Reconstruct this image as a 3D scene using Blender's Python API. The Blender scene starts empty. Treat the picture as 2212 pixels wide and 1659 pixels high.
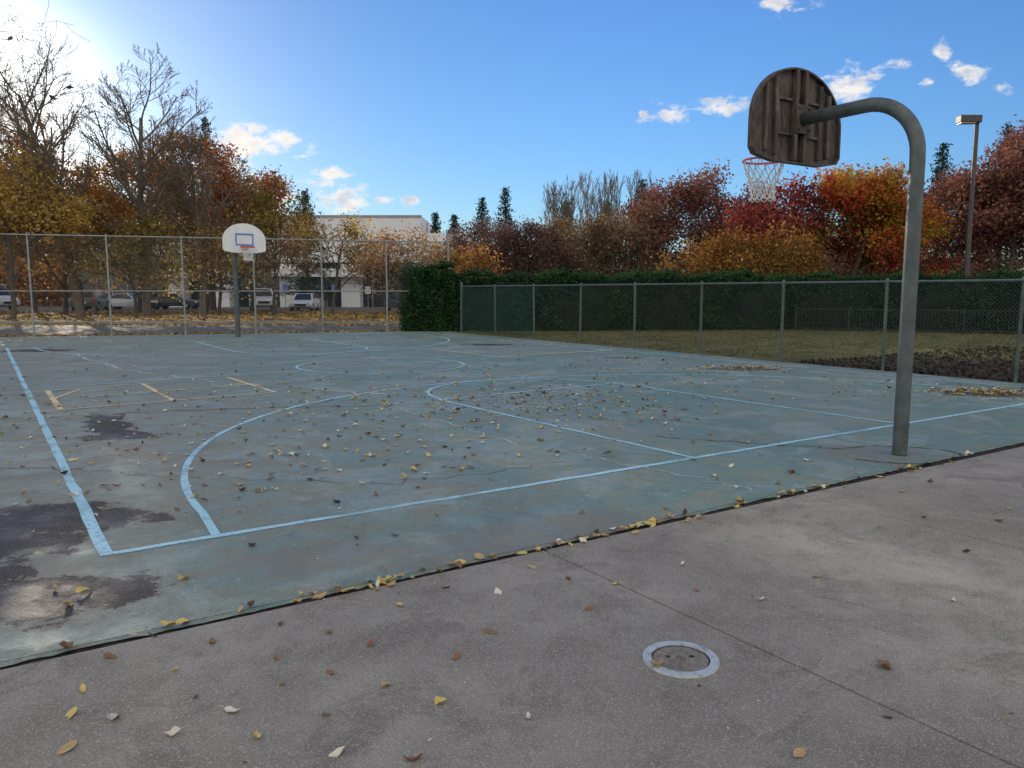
import bpy, math, random
import numpy as np
from mathutils import Vector, Matrix
random.seed(7); rng=np.random.default_rng(7)
sc=bpy.context.scene
col=sc.collection
# ------------------------------------------------------------ court frame (metres)
A0=(-2.491,4.557); ES=(.8398,.5429); ET=(-.5664,.8246)
def C(s,t,z=0.0): return (A0[0]+s*ES[0]+t*ET[0], A0[1]+s*ES[1]+t*ET[1], z)
# ------------------------------------------------------------ node helpers
def M(name,rough=.8,spec=.3,metal=0.):
    m=bpy.data.materials.new(name); m.use_nodes=True; nt=m.node_tree
    b=nt.nodes['Principled BSDF']; b.inputs['Roughness'].default_value=rough
    b.inputs['Specular IOR Level'].default_value=spec; b.inputs['Metallic'].default_value=metal
    return m,nt,b
def setin(nt,sock,v):
    if isinstance(v,bpy.types.NodeSocket): nt.links.new(v,sock)
    elif isinstance(v,(tuple,list)):
        if len(v)==3 and sock.type=='RGBA': v=(*v,1)
        sock.default_value=v
    else: sock.default_value=v
def coord(nt,k='Object'):
    n=nt.nodes.new('ShaderNodeTexCoord'); return n.outputs[k]
def noise(nt,vec,scale,detail=6,rough=.6,dist=0.,out='Fac'):
    n=nt.nodes.new('ShaderNodeTexNoise'); nt.links.new(vec,n.inputs['Vector'])
    n.inputs['Scale'].default_value=scale;n.inputs['Detail'].default_value=detail
    n.inputs['Roughness'].default_value=rough;n.inputs['Distortion'].default_value=dist
    return n.outputs[out]
def ramp(nt,fac,stops,interp='LINEAR'):
    n=nt.nodes.new('ShaderNodeValToRGB'); nt.links.new(fac,n.inputs[0]); e=n.color_ramp.elements
    n.color_ramp.interpolation=interp
    while len(e)<len(stops): e.new(.5)
    for i,(p,c) in enumerate(stops):
        e[i].position=p
        if isinstance(c,(int,float)): c=(c,c,c)
        e[i].color=(*c,1)
    return n.outputs[0]
def mixc(nt,fac,a,b,mode='MIX'):
    n=nt.nodes.new('ShaderNodeMix'); n.data_type='RGBA'; n.blend_type=mode
    setin(nt,n.inputs[0],fac); setin(nt,n.inputs[6],a); setin(nt,n.inputs[7],b); return n.outputs[2]
def math_(nt,op,a,b=0.,c=0.,clamp=False):
    n=nt.nodes.new('ShaderNodeMath'); n.operation=op; n.use_clamp=clamp
    setin(nt,n.inputs[0],a); setin(nt,n.inputs[1],b)
    if op in('MULTIPLY_ADD','SMOOTH_MAX','SMOOTH_MIN'): setin(nt,n.inputs[2],c)
    return n.outputs[0]
def vmath(nt,op,a,b=None):
    n=nt.nodes.new('ShaderNodeVectorMath'); n.operation=op; setin(nt,n.inputs[0],a)
    if b is not None: setin(nt,n.inputs[1],b)
    return n.outputs['Value'] if op in('DOT_PRODUCT','LENGTH','DISTANCE') else n.outputs[0]
def mapr(nt,v,a,b,c=0.,d=1.):
    n=nt.nodes.new('ShaderNodeMapRange'); setin(nt,n.inputs[0],v)
    for i,x in enumerate((a,b,c,d)): n.inputs[i+1].default_value=x
    n.interpolation_type='SMOOTHSTEP'; return n.outputs[0]
def bump(nt,b,h,strength=.3,dist=.01):
    n=nt.nodes.new('ShaderNodeBump'); nt.links.new(h,n.inputs['Height'])
    n.inputs['Strength'].default_value=strength;n.inputs['Distance'].default_value=dist
    nt.links.new(n.outputs[0],b.inputs['Normal'])
def simple(name,c1,c2,scale=3.,rough=.7,spec=.3,metal=0.,bs=0.,bd=.01,lo=.35,hi=.65):
    m,nt,b=M(name,rough,spec,metal); v=coord(nt); f=noise(nt,v,scale,4)
    nt.links.new(ramp(nt,f,[(lo,c1),(hi,c2)]),b.inputs['Base Color'])
    if bs: bump(nt,b,noise(nt,v,scale*4,3),bs,bd)
    return m
# ------------------------------------------------------------ materials
def blob(nt,v,nz,x,y,rx,ry,amp=.8,ang=0.):
    d=vmath(nt,'SUBTRACT',v,(x,y,0)); 
    ca,sa=math.cos(ang),math.sin(ang)
    a=vmath(nt,'DOT_PRODUCT',d,(ca/rx,sa/rx,0)); b=vmath(nt,'DOT_PRODUCT',d,(-sa/ry,ca/ry,0))
    r=math_(nt,'SQRT',math_(nt,'ADD',math_(nt,'MULTIPLY',a,a),math_(nt,'MULTIPLY',b,b)))
    return math_(nt,'ADD',r,math_(nt,'MULTIPLY',nz,amp))
def court_mat():
    m,nt,b=M('court_paint',.6,.4); v=coord(nt)
    big=noise(nt,v,.32,3,.6); mid=noise(nt,v,2.2,6,.7); fine=noise(nt,v,60,2,.7); nz=math_(nt,'SUBTRACT',noise(nt,v,2.9,8,.78),.5)
    green=(.150,.232,.188); grey=(.268,.285,.240); brown=(.262,.228,.178)
    s=vmath(nt,'DOT_PRODUCT',vmath(nt,'SUBTRACT',v,(A0[0],A0[1],0)),(ES[0],ES[1],0))
    t=vmath(nt,'DOT_PRODUCT',vmath(nt,'SUBTRACT',v,(A0[0],A0[1],0)),(-ES[1],ES[0],0))
    w=math_(nt,'ADD',mapr(nt,s,-2.,9.,.80,.15),math_(nt,'MULTIPLY',math_(nt,'SUBTRACT',big,.5),2.4))
    w=math_(nt,'MULTIPLY',w,mapr(nt,t,-1.2,.8,.3,1.))
    c=mixc(nt,math_(nt,'MULTIPLY',w,1.,clamp=True),green,grey)
    bw=mapr(nt,math_(nt,'ADD',mid,mapr(nt,s,-2.,5.,.08,-.03)),.47,.62,0.,.58)
    c=mixc(nt,bw,c,brown)
    c=mixc(nt,mapr(nt,noise(nt,v,.9,7,.72,.8),.49,.60,0.,.55),c,(.335,.375,.335))
    c=mixc(nt,mapr(nt,noise(nt,vmath(nt,'MULTIPLY',v,(1.,.6,1.)),1.7,7,.75,.5),.36,.48,.42,0.),c,(.135,.170,.142))
    c=mixc(nt,mapr(nt,noise(nt,v,11,5,.8),.58,.68,0.,.6),c,(.46,.49,.45))
    c=mixc(nt,mapr(nt,noise(nt,v,5,6,.8),.36,.45,.5,0.),c,(.115,.14,.122))
    c=mixc(nt,mapr(nt,fine,.3,.7,.0,.42),c,(.09,.11,.098))
    P=[(-4.9,9.2,.95,.24,-.97),(-4.35,8.45,.40,.24,.2),(-3.3,5.25,.75,.42,.2),(-3.35,4.75,.6,.4,0),(-2.55,3.85,.7,.34,.3),(-3.5,4.0,.9,.4,0.),
       (-13.,21.,.9,.5,0),(-.64,23.3,.8,.45,0)]
    ms=None
    for p in P:
        r=blob(nt,v,nz,p[0],p[1],p[2],p[3],3.2,p[4]); ms=r if ms is None else math_(nt,'MINIMUM',ms,r)
    asph=ramp(nt,noise(nt,v,70,3,.85),[(.42,(.020,.016,.013)),(.54,(.070,.056,.046)),(.64,(.15,.125,.105)),(.78,(.42,.39,.36))])
    pm=mapr(nt,ms,.95,1.0,1.,0.)
    c=mixc(nt,mapr(nt,ms,1.0,1.3,.6,0.),c,(.19,.17,.14))
    c=mixc(nt,pm,c,asph)
    F=[(-2.9,7.0,.55,.3,0.),(3.6,7.5,.65,.5,.3),(.3,4.9,1.2,.5,.5),(-1.2,4.5,.6,.3,.5)]
    fs=None
    for p in F:
        r=blob(nt,v,nz,p[0],p[1],p[2],p[3],1.8,p[4]); fs=r if fs is None else math_(nt,'MINIMUM',fs,r)
    c=mixc(nt,mapr(nt,fs,.7,1.05,.55,0.),c,(.20,.172,.138))
    R=[(2.69,18.67,.7,.45,0.),(4.77,15.96,1.0,.5,.1),(7.7,12.07,1.,.6,.1)]
    rs=None
    for p in R:
        r=blob(nt,v,nz,p[0],p[1],p[2],p[3],2.2,p[4]); rs=r if rs is None else math_(nt,'MINIMUM',rs,r)
    ring=math_(nt,'MULTIPLY',mapr(nt,rs,.88,.97,0.,1.),mapr(nt,rs,.99,1.06,1.,0.))
    c=mixc(nt,mapr(nt,rs,.8,1.0,.6,0.),c,(.10,.10,.09)); c=mixc(nt,math_(nt,'MULTIPLY',ring,.6),c,(.55,.60,.60))
    nt.links.new(c,b.inputs['Base Color'])
    nt.links.new(mapr(nt,mid,.35,.62,.42,.75),b.inputs['Roughness'])
    hh=math_(nt,'ADD',math_(nt,'MULTIPLY',fine,.5),math_(nt,'MULTIPLY',noise(nt,v,6,3,.7),.5))
    bump(nt,b,hh,.6,.008); return m
def concrete_mat():
    m,nt,b=M('broom_concrete',.85,.25); v=coord(nt)
    big=noise(nt,v,.7,5,.65,.4); mid=noise(nt,v,3.5,6,.7); fine=noise(nt,v,120,2,.8); f2=noise(nt,v,300,1,.8)
    c=ramp(nt,big,[(.34,(.195,.175,.150)),(.5,(.275,.250,.216)),(.64,(.345,.315,.275))])
    c=mixc(nt,mapr(nt,mid,.47,.62,0.,.5),c,(.185,.163,.138))
    c=mixc(nt,mapr(nt,noise(nt,v,1.5,7,.75,1.),.50,.64,0.,.6),c,(.14,.122,.104))
    c=mixc(nt,mapr(nt,noise(nt,v,8,5,.75),.56,.66,0.,.35),c,(.36,.33,.285))
    c=mixc(nt,mapr(nt,fine,.52,.66,0.,.65),c,(.54,.50,.45)); c=mixc(nt,mapr(nt,f2,.36,.47,.65,0.),c,(.085,.075,.064))
    nt.links.new(c,b.inputs['Base Color']); bump(nt,b,math_(nt,'ADD',fine,f2),.7,.004); return m
def paint_mat(name,c1,c2,wear=.47,lo=.15):
    m,nt,b=M(name,.6,.3); v=coord(nt)
    c=mixc(nt,noise(nt,v,6,3),c1,c2); nt.links.new(c,b.inputs['Base Color'])
    a=mapr(nt,noise(nt,v,24,5,.85),wear-.12,wear,lo,.96); a2=mapr(nt,noise(nt,v,1.3,4),.36,.52,.6,1.)
    nt.links.new(math_(nt,'MULTIPLY',a,a2),b.inputs['Alpha']); return m
def leaf_mat(name,cols,rnd=.6,trans=.35,nscale=.35,gain=1.45):
    m=bpy.data.materials.new(name); m.use_nodes=True; nt=m.node_tree; nt.nodes.clear()
    o=nt.nodes.new('ShaderNodeOutputMaterial'); g=nt.nodes.new('ShaderNodeNewGeometry'); v=coord(nt)
    f=math_(nt,'ADD',math_(nt,'MULTIPLY',g.outputs['Random Per Island'],rnd),math_(nt,'MULTIPLY',mapr(nt,noise(nt,v,nscale,2,.5),.3,.7),1-rnd))
    cols=[tuple(min(.8,x*gain) for x in c) for c in cols]
    n=len(cols); c=ramp(nt,f,[((i+.5)/n,cc) for i,cc in enumerate(cols)])
    d=nt.nodes.new('ShaderNodeBsdfDiffuse'); tr=nt.nodes.new('ShaderNodeBsdfTranslucent'); mx=nt.nodes.new('ShaderNodeMixShader')
    nt.links.new(c,d.inputs[0]); nt.links.new(c,tr.inputs[0]); mx.inputs[0].default_value=trans
    nt.links.new(d.outputs[0],mx.inputs[1]);nt.links.new(tr.outputs[0],mx.inputs[2]);nt.links.new(mx.outputs[0],o.inputs[0]); return m
MT={}
MT['court']=court_mat(); MT['conc']=concrete_mat()
MT['blue']=paint_mat('blue_line_paint',(.32,.60,.74),(.46,.70,.80),.46,.1)
MT['bluefaint']=paint_mat('faded_blue_paint',(.36,.60,.70),(.44,.64,.70),.47)
MT['yellow']=paint_mat('yellow_line_paint',(.78,.60,.30),(.70,.58,.36),.43)
MT['yellowfaint']=paint_mat('faded_yellow_paint',(.70,.60,.38),(.60,.56,.42),.47)
MT['crackl']=simple('pale_crack_filler',(.42,.44,.40),(.54,.55,.50),20,.9)
MT['crackd']=simple('dark_crack',(.012,.012,.012),(.04,.035,.03),20,.9)
MT['dirt']=simple('damp_dirt',(.014,.011,.009),(.06,.045,.033),14,.95,.2,0,.8,.02)
MT['joint']=simple('weathered_joint_filler',(.05,.04,.03),(.10,.085,.07),14,.95)
MT['road']=simple('road_asphalt',(.07,.066,.066),(.11,.105,.10),8,.85,.3,0,.3,.01)
MT['steel']=simple('weathered_painted_steel',(.055,.068,.070),(.105,.122,.122),5,.5,.5,.15,.15,.003)
MT['wire']=simple('galvanised_wire',(.18,.19,.18),(.28,.29,.27),9,.5,.5,.3)
MT['dwire']=simple('dark_wire',(.03,.045,.04),(.07,.085,.08),9,.5,.5,.2)
MT['fpost']=simple('fence_post_steel',(.20,.22,.22),(.32,.34,.33),5,.5,.5,.3)
MT['dpost']=simple('weathered_fence_post',(.075,.10,.095),(.12,.15,.14),5,.5,.5,.2)
MT['red']=simple('orange_red_rim_paint',(.45,.045,.02),(.62,.09,.04),12,.5)
MT['pink']=simple('faded_red_rim_paint',(.55,.06,.08),(.70,.14,.14),12,.5)
MT['cord']=simple('white_net_cord',(.6,.6,.58),(.8,.79,.76),30,.9)
MT['wboard']=simple('white_board_paint',(.68,.68,.68),(.78,.78,.77),6,.5)
MT['bsq']=simple('blue_target_paint',(.10,.20,.50),(.15,.28,.58),9,.5)
def rust():
    m,nt,b=M('rusty_brown_steel',.7,.35,.05); v=coord(nt)
    v2=vmath(nt,'MULTIPLY',v,(1,1,.3))
    c=ramp(nt,noise(nt,v2,9,7,.75,.8),[(.34,(.024,.020,.019)),(.46,(.062,.050,.045)),(.56,(.105,.080,.068)),(.70,(.19,.17,.155))])
    nt.links.new(c,b.inputs['Base Color']); bump(nt,b,noise(nt,v,40,4),.3,.004); return m
MT['rust']=rust()
MT['white']=simple('white_wall_paint',(.74,.74,.73),(.82,.82,.81),.6,.8)
MT['grey']=simple('grey_wall_paint',(.3,.31,.32),(.38,.38,.4),.6,.8)
def glass_m(name,c,r=.12):
    m,nt,b=M(name,r,.6); v=coord(nt)
    nt.links.new(ramp(nt,noise(nt,v,1.2,3),[(.35,c),(.7,tuple(min(1,x*1.8) for x in c))]),b.inputs['Base Color']); return m
MT['glass']=glass_m('dark_glass',(.012,.015,.018))
MT['carglass']=glass_m('car_window_glass',(.015,.018,.02),.08)
MT['tyre']=simple('tyre_rubber',(.012,.012,.012),(.025,.025,.025),12,.85)
MT['rim']=simple('alloy_rim',(.3,.3,.31),(.45,.45,.46),12,.35,.5,.6)
MT['lampw']=simple('headlight_lens',(.6,.62,.65),(.8,.8,.82),20,.1,.6)
MT['lampr']=simple('tail_light_lens',(.3,.01,.01),(.4,.02,.02),20,.2,.6)
def carpaint(n,c): return simple('car_paint_'+n,c,tuple(x*1.1 for x in c),2,.28,.6,.1)
MT['bark']=simple('grey_brown_bark',(.055,.044,.036),(.13,.105,.085),9,.9,.2,0,.7,.02)
MT['twig']=simple('bare_twig_bark',(.13,.105,.08),(.22,.18,.14),4,.9)
MT['twigred']=simple('reddish_twig_bark',(.10,.068,.06),(.19,.135,.115),4,.9)
m,nt,b=M('teal_windscreen_fabric',.8,.2); v=coord(nt)
nt.links.new(mixc(nt,noise(nt,v,3,4),(.010,.055,.045),(.018,.085,.07)),b.inputs['Base Color']); b.inputs['Alpha'].default_value=.38; MT['windscreen']=m
MT['iron']=simple('black_iron',(.01,.012,.012),(.03,.03,.03),8,.5,.4)
MT['lightbox']=simple('bronze_lamp_housing',(.05,.045,.045),(.09,.08,.08),8,.5,.4)
L_={}
L_['olive']=leaf_mat('olive_gold_foliage',[(.09,.06,.02),(.20,.13,.04),(.31,.20,.055),(.40,.29,.10)],.6,.55,.35,1.75)
L_['orange']=leaf_mat('orange_brown_foliage',[(.10,.048,.02),(.23,.105,.035),(.33,.17,.05),(.39,.25,.085)],.6,.55,.35,1.65)
L_['rust']=leaf_mat('rust_red_foliage',[(.07,.027,.02),(.20,.065,.034),(.29,.115,.048),(.32,.17,.06)],.6,.5,.35,1.55)
L_['vivid']=leaf_mat('red_orange_yellow_foliage',[(.12,.02,.02),(.30,.04,.03),(.36,.09,.03),(.38,.18,.035),(.33,.26,.05),(.13,.15,.035)],.42,.45,.42,1.35)
L_['red']=leaf_mat('scarlet_foliage',[(.06,.018,.02),(.17,.034,.036),(.26,.055,.045),(.25,.11,.05)],.55,.45)
L_['amber']=leaf_mat('amber_foliage',[(.09,.045,.016),(.21,.10,.028),(.28,.145,.04),(.26,.19,.06)],.6,.4,.35,1.3)
L_['brownred']=leaf_mat('brown_red_foliage',[(.05,.026,.024),(.13,.056,.047),(.19,.085,.063),(.24,.13,.085)])
L_['purple']=leaf_mat('purple_brown_foliage',[(.04,.026,.028),(.10,.056,.056),(.13,.075,.068),(.15,.10,.076)])
L_['brown']=leaf_mat('dry_brown_foliage',[(.055,.036,.023),(.12,.08,.044),(.18,.12,.065),(.23,.16,.09)])
L_['yellowg']=leaf_mat('yellow_green_foliage',[(.06,.055,.018),(.15,.12,.033),(.24,.18,.05),(.33,.23,.075)],.6,.55,.35,1.6)
L_['conifer']=leaf_mat('conifer_needles',[(.008,.018,.014),(.02,.042,.030),(.035,.065,.045)],.7,.1)
L_['hedge']=leaf_mat('hedge_leaves',[(.008,.022,.011),(.016,.044,.020),(.030,.070,.028),(.052,.102,.036)],.75,.2,1.3,1.25)
L_['grass']=leaf_mat('grass_blades',[(.06,.055,.025),(.07,.085,.03),(.11,.12,.04),(.17,.145,.07)],.6,.2,.3)
L_['litter']=leaf_mat('leaf_litter',[(.07,.035,.015),(.22,.12,.03),(.36,.22,.05),(.42,.30,.10)],.85,.1)
# ------------------------------------------------------------ object helpers
def mesh_np(name,V,Fq,k=4):
    me=bpy.data.meshes.new(name); V=np.asarray(V,dtype=np.float32); Fq=np.asarray(Fq,dtype=np.int32)
    n=len(Fq); me.vertices.add(len(V)); me.vertices.foreach_set('co',V.ravel())
    me.loops.add(n*k); me.loops.foreach_set('vertex_index',Fq.ravel()); me.polygons.add(n)
    me.polygons.foreach_set('loop_start',np.arange(0,n*k,k,dtype=np.int32)); me.polygons.foreach_set('loop_total',np.full(n,k,dtype=np.int32))
    me.update(calc_edges=True); return me
def obj(name,me,parent=None,loc=None,mat=None,smooth=False,bevel=0):
    o=bpy.data.objects.new(name,me); col.objects.link(o)
    if mat is not None: me.materials.append(mat)
    if parent: o.parent=parent
    if loc is not None: o.location=loc
    if smooth: me.polygons.foreach_set('use_smooth',[True]*len(me.polygons))
    if bevel:
        md=o.modifiers.new('bev','BEVEL'); md.width=bevel; md.segments=2
    return o
def part(name,parent,V,F,mat,smooth=False,bevel=0,loc=None):
    me=bpy.data.meshes.new(name); me.from_pydata([tuple(v) for v in V],[],[tuple(f) for f in F]); me.update()
    return obj(name,me,parent,loc,mat,smooth,bevel)
def thing(name,label,cat,loc=(0,0,0),rz=0.,group=None):
    e=bpy.data.objects.new(name,None); col.objects.link(e); e.location=loc; e.rotation_euler=(0,0,rz); e.empty_display_size=.3
    e['label']=label; e['category']=cat
    if group: e['group']=group
    return e
def struct(name,V,F,mat,label=None,smooth=False):
    o=part(name,None,V,F,mat,smooth); o['kind']='structure'; o['label']=label or name.replace('_',' '); o['category']=name.split('_')[-1]; return o
class G:
    def __init__(s): s.V=[];s.F=[]
    def add(s,V,F):
        n=len(s.V); s.V+= [tuple(v) for v in V]; s.F+=[tuple(i+n for i in f) for f in F]
    def box(s,x0,x1,y0,y1,z0,z1):
        s.add([(x0,y0,z0),(x1,y0,z0),(x1,y1,z0),(x0,y1,z0),(x0,y0,z1),(x1,y0,z1),(x1,y1,z1),(x0,y1,z1)],
              [(0,3,2,1),(4,5,6,7),(0,1,5,4),(1,2,6,5),(2,3,7,6),(3,0,4,7)])
    def tube(s,pts,rad,n=6,cap=True):
        pts=[Vector(p) for p in pts]; m=len(pts)
        if not isinstance(rad,(list,tuple)): rad=[rad]*m
        V=[];F=[]; up=None
        for i,p in enumerate(pts):
            d=(pts[min(i+1,m-1)]-pts[max(i-1,0)]).normalized()
            if up is None: up=d.orthogonal().normalized()
            else:
                up=up-d*up.dot(d)
                up=up.normalized() if up.length>1e-5 else d.orthogonal().normalized()
            w=d.cross(up)
            for k in range(n):
                a=2*math.pi*k/n; V.append(p+(up*math.cos(a)+w*math.sin(a))*rad[i])
        for i in range(m-1):
            for k in range(n):
                k2=(k+1)%n; F.append((i*n+k,i*n+k2,(i+1)*n+k2,(i+1)*n+k))
        if cap: F.append(tuple(range(n))[::-1]); F.append(tuple((m-1)*n+k for k in range(n)))
        s.add(V,F)
    def part(s,name,parent,mat,**k): return part(name,parent,s.V,s.F,mat,**k)
# ------------------------------------------------------------ ground
ZG=-.03
g=[(-1500,-300,ZG),(1500,-300,ZG),(1500,2500,ZG),(-1500,2500,ZG)]
MT['ground']=simple('dry_turf_ground',(.06,.055,.028),(.13,.10,.055),.8,.95)
struct('ground',g,[(0,1,2,3)],MT['ground'])
lf0=Vector((-17.13,27.6)); lfd=Vector((.96,.28)).normalized()
def LF(k): p=lf0+lfd*2.52*k; return (p.x,p.y)
far=[LF(-6),LF(6)]
cv=[C(-22,-1.30),C(14.42,-1.30),(-1.9,29.9,0),(far[1][0],far[1][1],0),(far[0][0],far[0][1],0),(-34,20,0)]
court=struct('court_surface',cv,[tuple(range(len(cv)))],MT['court'],'worn grey-green painted asphalt basketball court')
def ribbon(pts,w,z,closed=False):
    V=[];F=[];n=len(pts)
    for i,p in enumerate(pts):
        a=pts[(i-1)%n] if closed or i>0 else pts[i]; b=pts[(i+1)%n] if closed or i<n-1 else pts[i]
        d=Vector((b[0]-a[0],b[1]-a[1])).normalized(); ww=w if not callable(w) else w(i)
        V+=[(p[0]-d.y*ww/2,p[1]+d.x*ww/2,z),(p[0]+d.y*ww/2,p[1]-d.x*ww/2,z)]
    m=n if closed else n-1
    for i in range(m):
        j=(i+1)%n; F.append((2*i,2*i+1,2*j+1,2*j))
    return V,F
ZL=[.004]
def line(pts,mat,w=.05,closed=False,z=None,name='painted_line'):
    if z is None: z=ZL[0]; ZL[0]+=.0002
    V,F=ribbon(pts,lambda i:w*(1+.06*math.sin(i*1.7)+random.uniform(-.08,.08)),z,closed); return part(name,court,V,F,mat)
def seg(a,b,n=24,j=.006):
    return [(a[0]+(b[0]-a[0])*i/n+random.uniform(-j,j),a[1]+(b[1]-a[1])*i/n+random.uniform(-j,j)) for i in range(n+1)]
B,BF=MT['blue'],MT['bluefaint']
LEN=21.0; W_=13.8; MID=6.85
line(seg(C(0,0),C(W_,0),90),B,.060); line(seg(C(0,-.03),C(0,LEN),90),B,.075); line(seg(C(W_,0),C(W_,LEN),60),B,.06)
line(seg(C(0,LEN),C(W_,LEN),40),BF,.06); line(seg(C(-.1,9.75),C(W_,11.15),40),BF,.055)
def arc(cs,ct,r,a0,a1,n=48): return [C(cs+r*math.cos(math.radians(a0+(a1-a0)*i/n)),ct+r*math.sin(math.radians(a0+(a1-a0)*i/n)))[:2] for i in range(n+1)]
tp=[C(MID-6.2,0)[:2]]+arc(MID,.6,6.15,180,0,80)+[C(MID+6.15,0)[:2]]
line(tp,B,.06)
def flip(pts):
    o=[]
    for p in pts:
        dx=p[0]-A0[0];dy=p[1]-A0[1];det=ES[0]*ET[1]-ES[1]*ET[0]
        s=(dx*ET[1]-dy*ET[0])/det; t=(ES[0]*dy-ES[1]*dx)/det; o.append(C(s,LEN-t)[:2])
    return o
line(flip(tp),B,.065)
K0,K1,FT=5.06,8.58,4.95; KR=(K1-K0)/2; KC=(K0+K1)/2
for a in (seg(C(K0,0),C(K0-.05,FT)),seg(C(K1,0),C(K1,FT)),seg(C(K0-.05,FT),C(K1,FT+.15)),arc(KC,FT,KR,180,0)):
    line(a,B,.055); line(flip(a),B,.065)
cc=arc(6.62,10.45,1.78,0,360,64)[:-1]; line(cc,B,.06,True)
Y1,Y2=MT['yellow'],MT['yellowfaint']
line(seg(C(.27,6.85),C(.27,9.3)),Y1,.075);line(seg(C(1.72,6.95),C(1.7,9.5)),Y1,.07);line(seg(C(3.25,7.1),C(3.2,9.75)),Y1,.07)
line(seg(C(.27,6.85),C(3.25,7.1)),Y2,.055);line(seg(C(.3,9.35),C(3.2,9.65)),Y2,.05);line(seg(C(.75,8.1),C(3.22,8.35)),Y2,.05);line(seg(C(.27,8.1),C(.75,9.3)),Y1,.055)
for s in(9.8,11.6,13.45): line(seg(C(s,10.8),C(s,14.0)),Y2,.065)
for t in(10.8,12.4,14.0): line(seg(C(9.8,t),C(13.45,t+.2)),Y1 if t<11 else Y2,.07)
def crack(pts,w,mat,z=.003,n=14,j=.05):
    P=[]
    for a,b in zip(pts[:-1],pts[1:]):
        for i in range(n):
            f=i/n; P.append((a[0]+(b[0]-a[0])*f+random.gauss(0,j),a[1]+(b[1]-a[1])*f+random.gauss(0,j)))
    P.append(pts[-1]); V,F=ribbon(P,lambda i:w*random.uniform(.2,1.4),z); part('crack',court,V,F,mat)
crack([(-11.5,20),(-8,15.8),(-5.2,13.6),(-2.,12.)],.05,MT['crackl'])
crack([(-2.,11.2),(-.6,9.),(.1,7.9),(1.2,6.95),(1.95,6.1)],.018,MT['crackl'],j=.03)
crack([(-1.2,14.),(2,15.5),(6,16.)],.03,MT['crackl'])
crack([(-8,9.6),(-6,9.7),(-4.2,10.4),(-1,10.9)],.02,MT['crackd'])
crack([(-3.2,6.6),(-1,6.3),(1,7.4)],.006,MT['crackd'])
crack([(1.6,8.4),(2.6,8.0),(3.4,7.75)],.02,MT['crackd'],j=.03)
crack([(-6,6.5),(-4.4,6.9),(-3.2,6.6)],.01,MT['crackd'],j=.04)
pc=(3.832,7.472)
crack([(pc[0]+.62*math.cos(a),pc[1]+.42*math.sin(a)) for a in [i*.35-2.6 for i in range(15)]],.022,MT['crackd'],n=3,j=.012)
V,F=ribbon([C(-22,-1.31)[:2],C(20,-1.42)[:2]],.30,-.018); struct('soil_joint',V,F,MT['dirt'],'dark dirt filled joint beside the court')
lip=[];fl=[]
N=420
def nzz(s): return .5*math.sin(s*5.3)+.3*math.sin(s*13.7+1)+.2*math.sin(s*31.)
def edge_t(s): return -1.380-.010*max(s,-6)
for i in range(N+1):
    s=-6+20.4*i/N; w=.008+.022*(1+nzz(s))*.5+.016*random.random()
    lip+=[C(s,-1.295,-.001),C(s,-1.30-w,-.010)]
for i in range(N): fl.append((2*i,2*i+1,2*i+3,2*i+2))
part('broken_edge',court,lip,fl,MT['court'])
js=[-26,2.26,4.72,7.17,9.62,12.1,16.]
V,F=ribbon([C(-20,-5)[:2],C(20,-5)[:2]],7.1,-.006); struct('joint_base',V,F,MT['joint'],'weathered filler under the paving joints')
for i in range(6):
    a,b=js[i]+.006,js[i+1]-.006
    top=[C(a,edge_t(a),.006),C(b,edge_t(b),.006),C(b,-9,.006),C(a,-9,.006)]
    bot=[(x,y,-.1) for x,y,z in top]
    V=top+bot; F=[(3,2,1,0),(0,1,5,4),(1,2,6,5),(2,3,7,6),(3,0,4,7)]
    o=struct('concrete_slab',V,F,MT['conc'],'grey broom finished concrete paving slab')
    md=o.modifiers.new('b','BEVEL'); md.width=.006; md.segments=2
m,nt,b=M('patchy_grass_and_soil',.95,.1); v=coord(nt)
sep=nt.nodes.new('ShaderNodeSeparateXYZ'); nt.links.new(v,sep.inputs[0])
gr=ramp(nt,noise(nt,v,1.2,6,.7),[(.38,(.085,.095,.035)),(.5,(.15,.135,.06)),(.62,(.21,.165,.10))])
so=ramp(nt,noise(nt,v,5,6,.75),[(.35,(.025,.018,.014)),(.55,(.08,.055,.04)),(.7,(.14,.10,.07))])
k=mapr(nt,math_(nt,'ADD',sep.outputs[1],math_(nt,'MULTIPLY',noise(nt,v,.5,5),7.)),20.,23.5,0.,1.)
nt.links.new(mixc(nt,k,so,gr),b.inputs['Base Color']); bump(nt,b,noise(nt,v,7,5,.7),1.,.08); MT['field']=m
fv=[C(14.42,-1.3,-.012),C(60,-1.3,-.012),(60,36,-.012),(-2,36,-.012),(-1.9,29.9,-.012)]
struct('grass_field',fv,[(0,1,2,3,4)],MT['field'],'patchy grass field with dark bare soil')
struct('road',[(-70,10,-.02),LF(-8)+(-.02,),LF(6.3)+(-.02,),(-1.2,38,-.02),(-70,37,-.02)],[(0,1,2,3,4)],MT['road'],'asphalt road behind the chain link fence')
MT['verge']=simple('leafy_verge_turf',(.08,.075,.03),(.22,.14,.05),1.5,.95,.1,0,.8,.05)
struct('grass_verge',[(-80,39.2,.1),(4,39.2,.1),(4,60,.1),(-80,60,.1)],[(0,1,2,3)],MT['verge'],'grass verge covered in yellow leaves')
g_=G(); g_.box(-80,4,38.9,39.2,-.02,.12); o=g_.part('road_kerb',None,MT['conc']); o['kind']='structure';o['label']='concrete kerb along the road';o['category']='kerb'
struct('parking_lot',[(-90,60.2,.02),(8,60.2,.02),(8,84,.02),(-90,84,.02)],[(0,1,2,3)],MT['road'],'asphalt parking lot in front of office')
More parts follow.
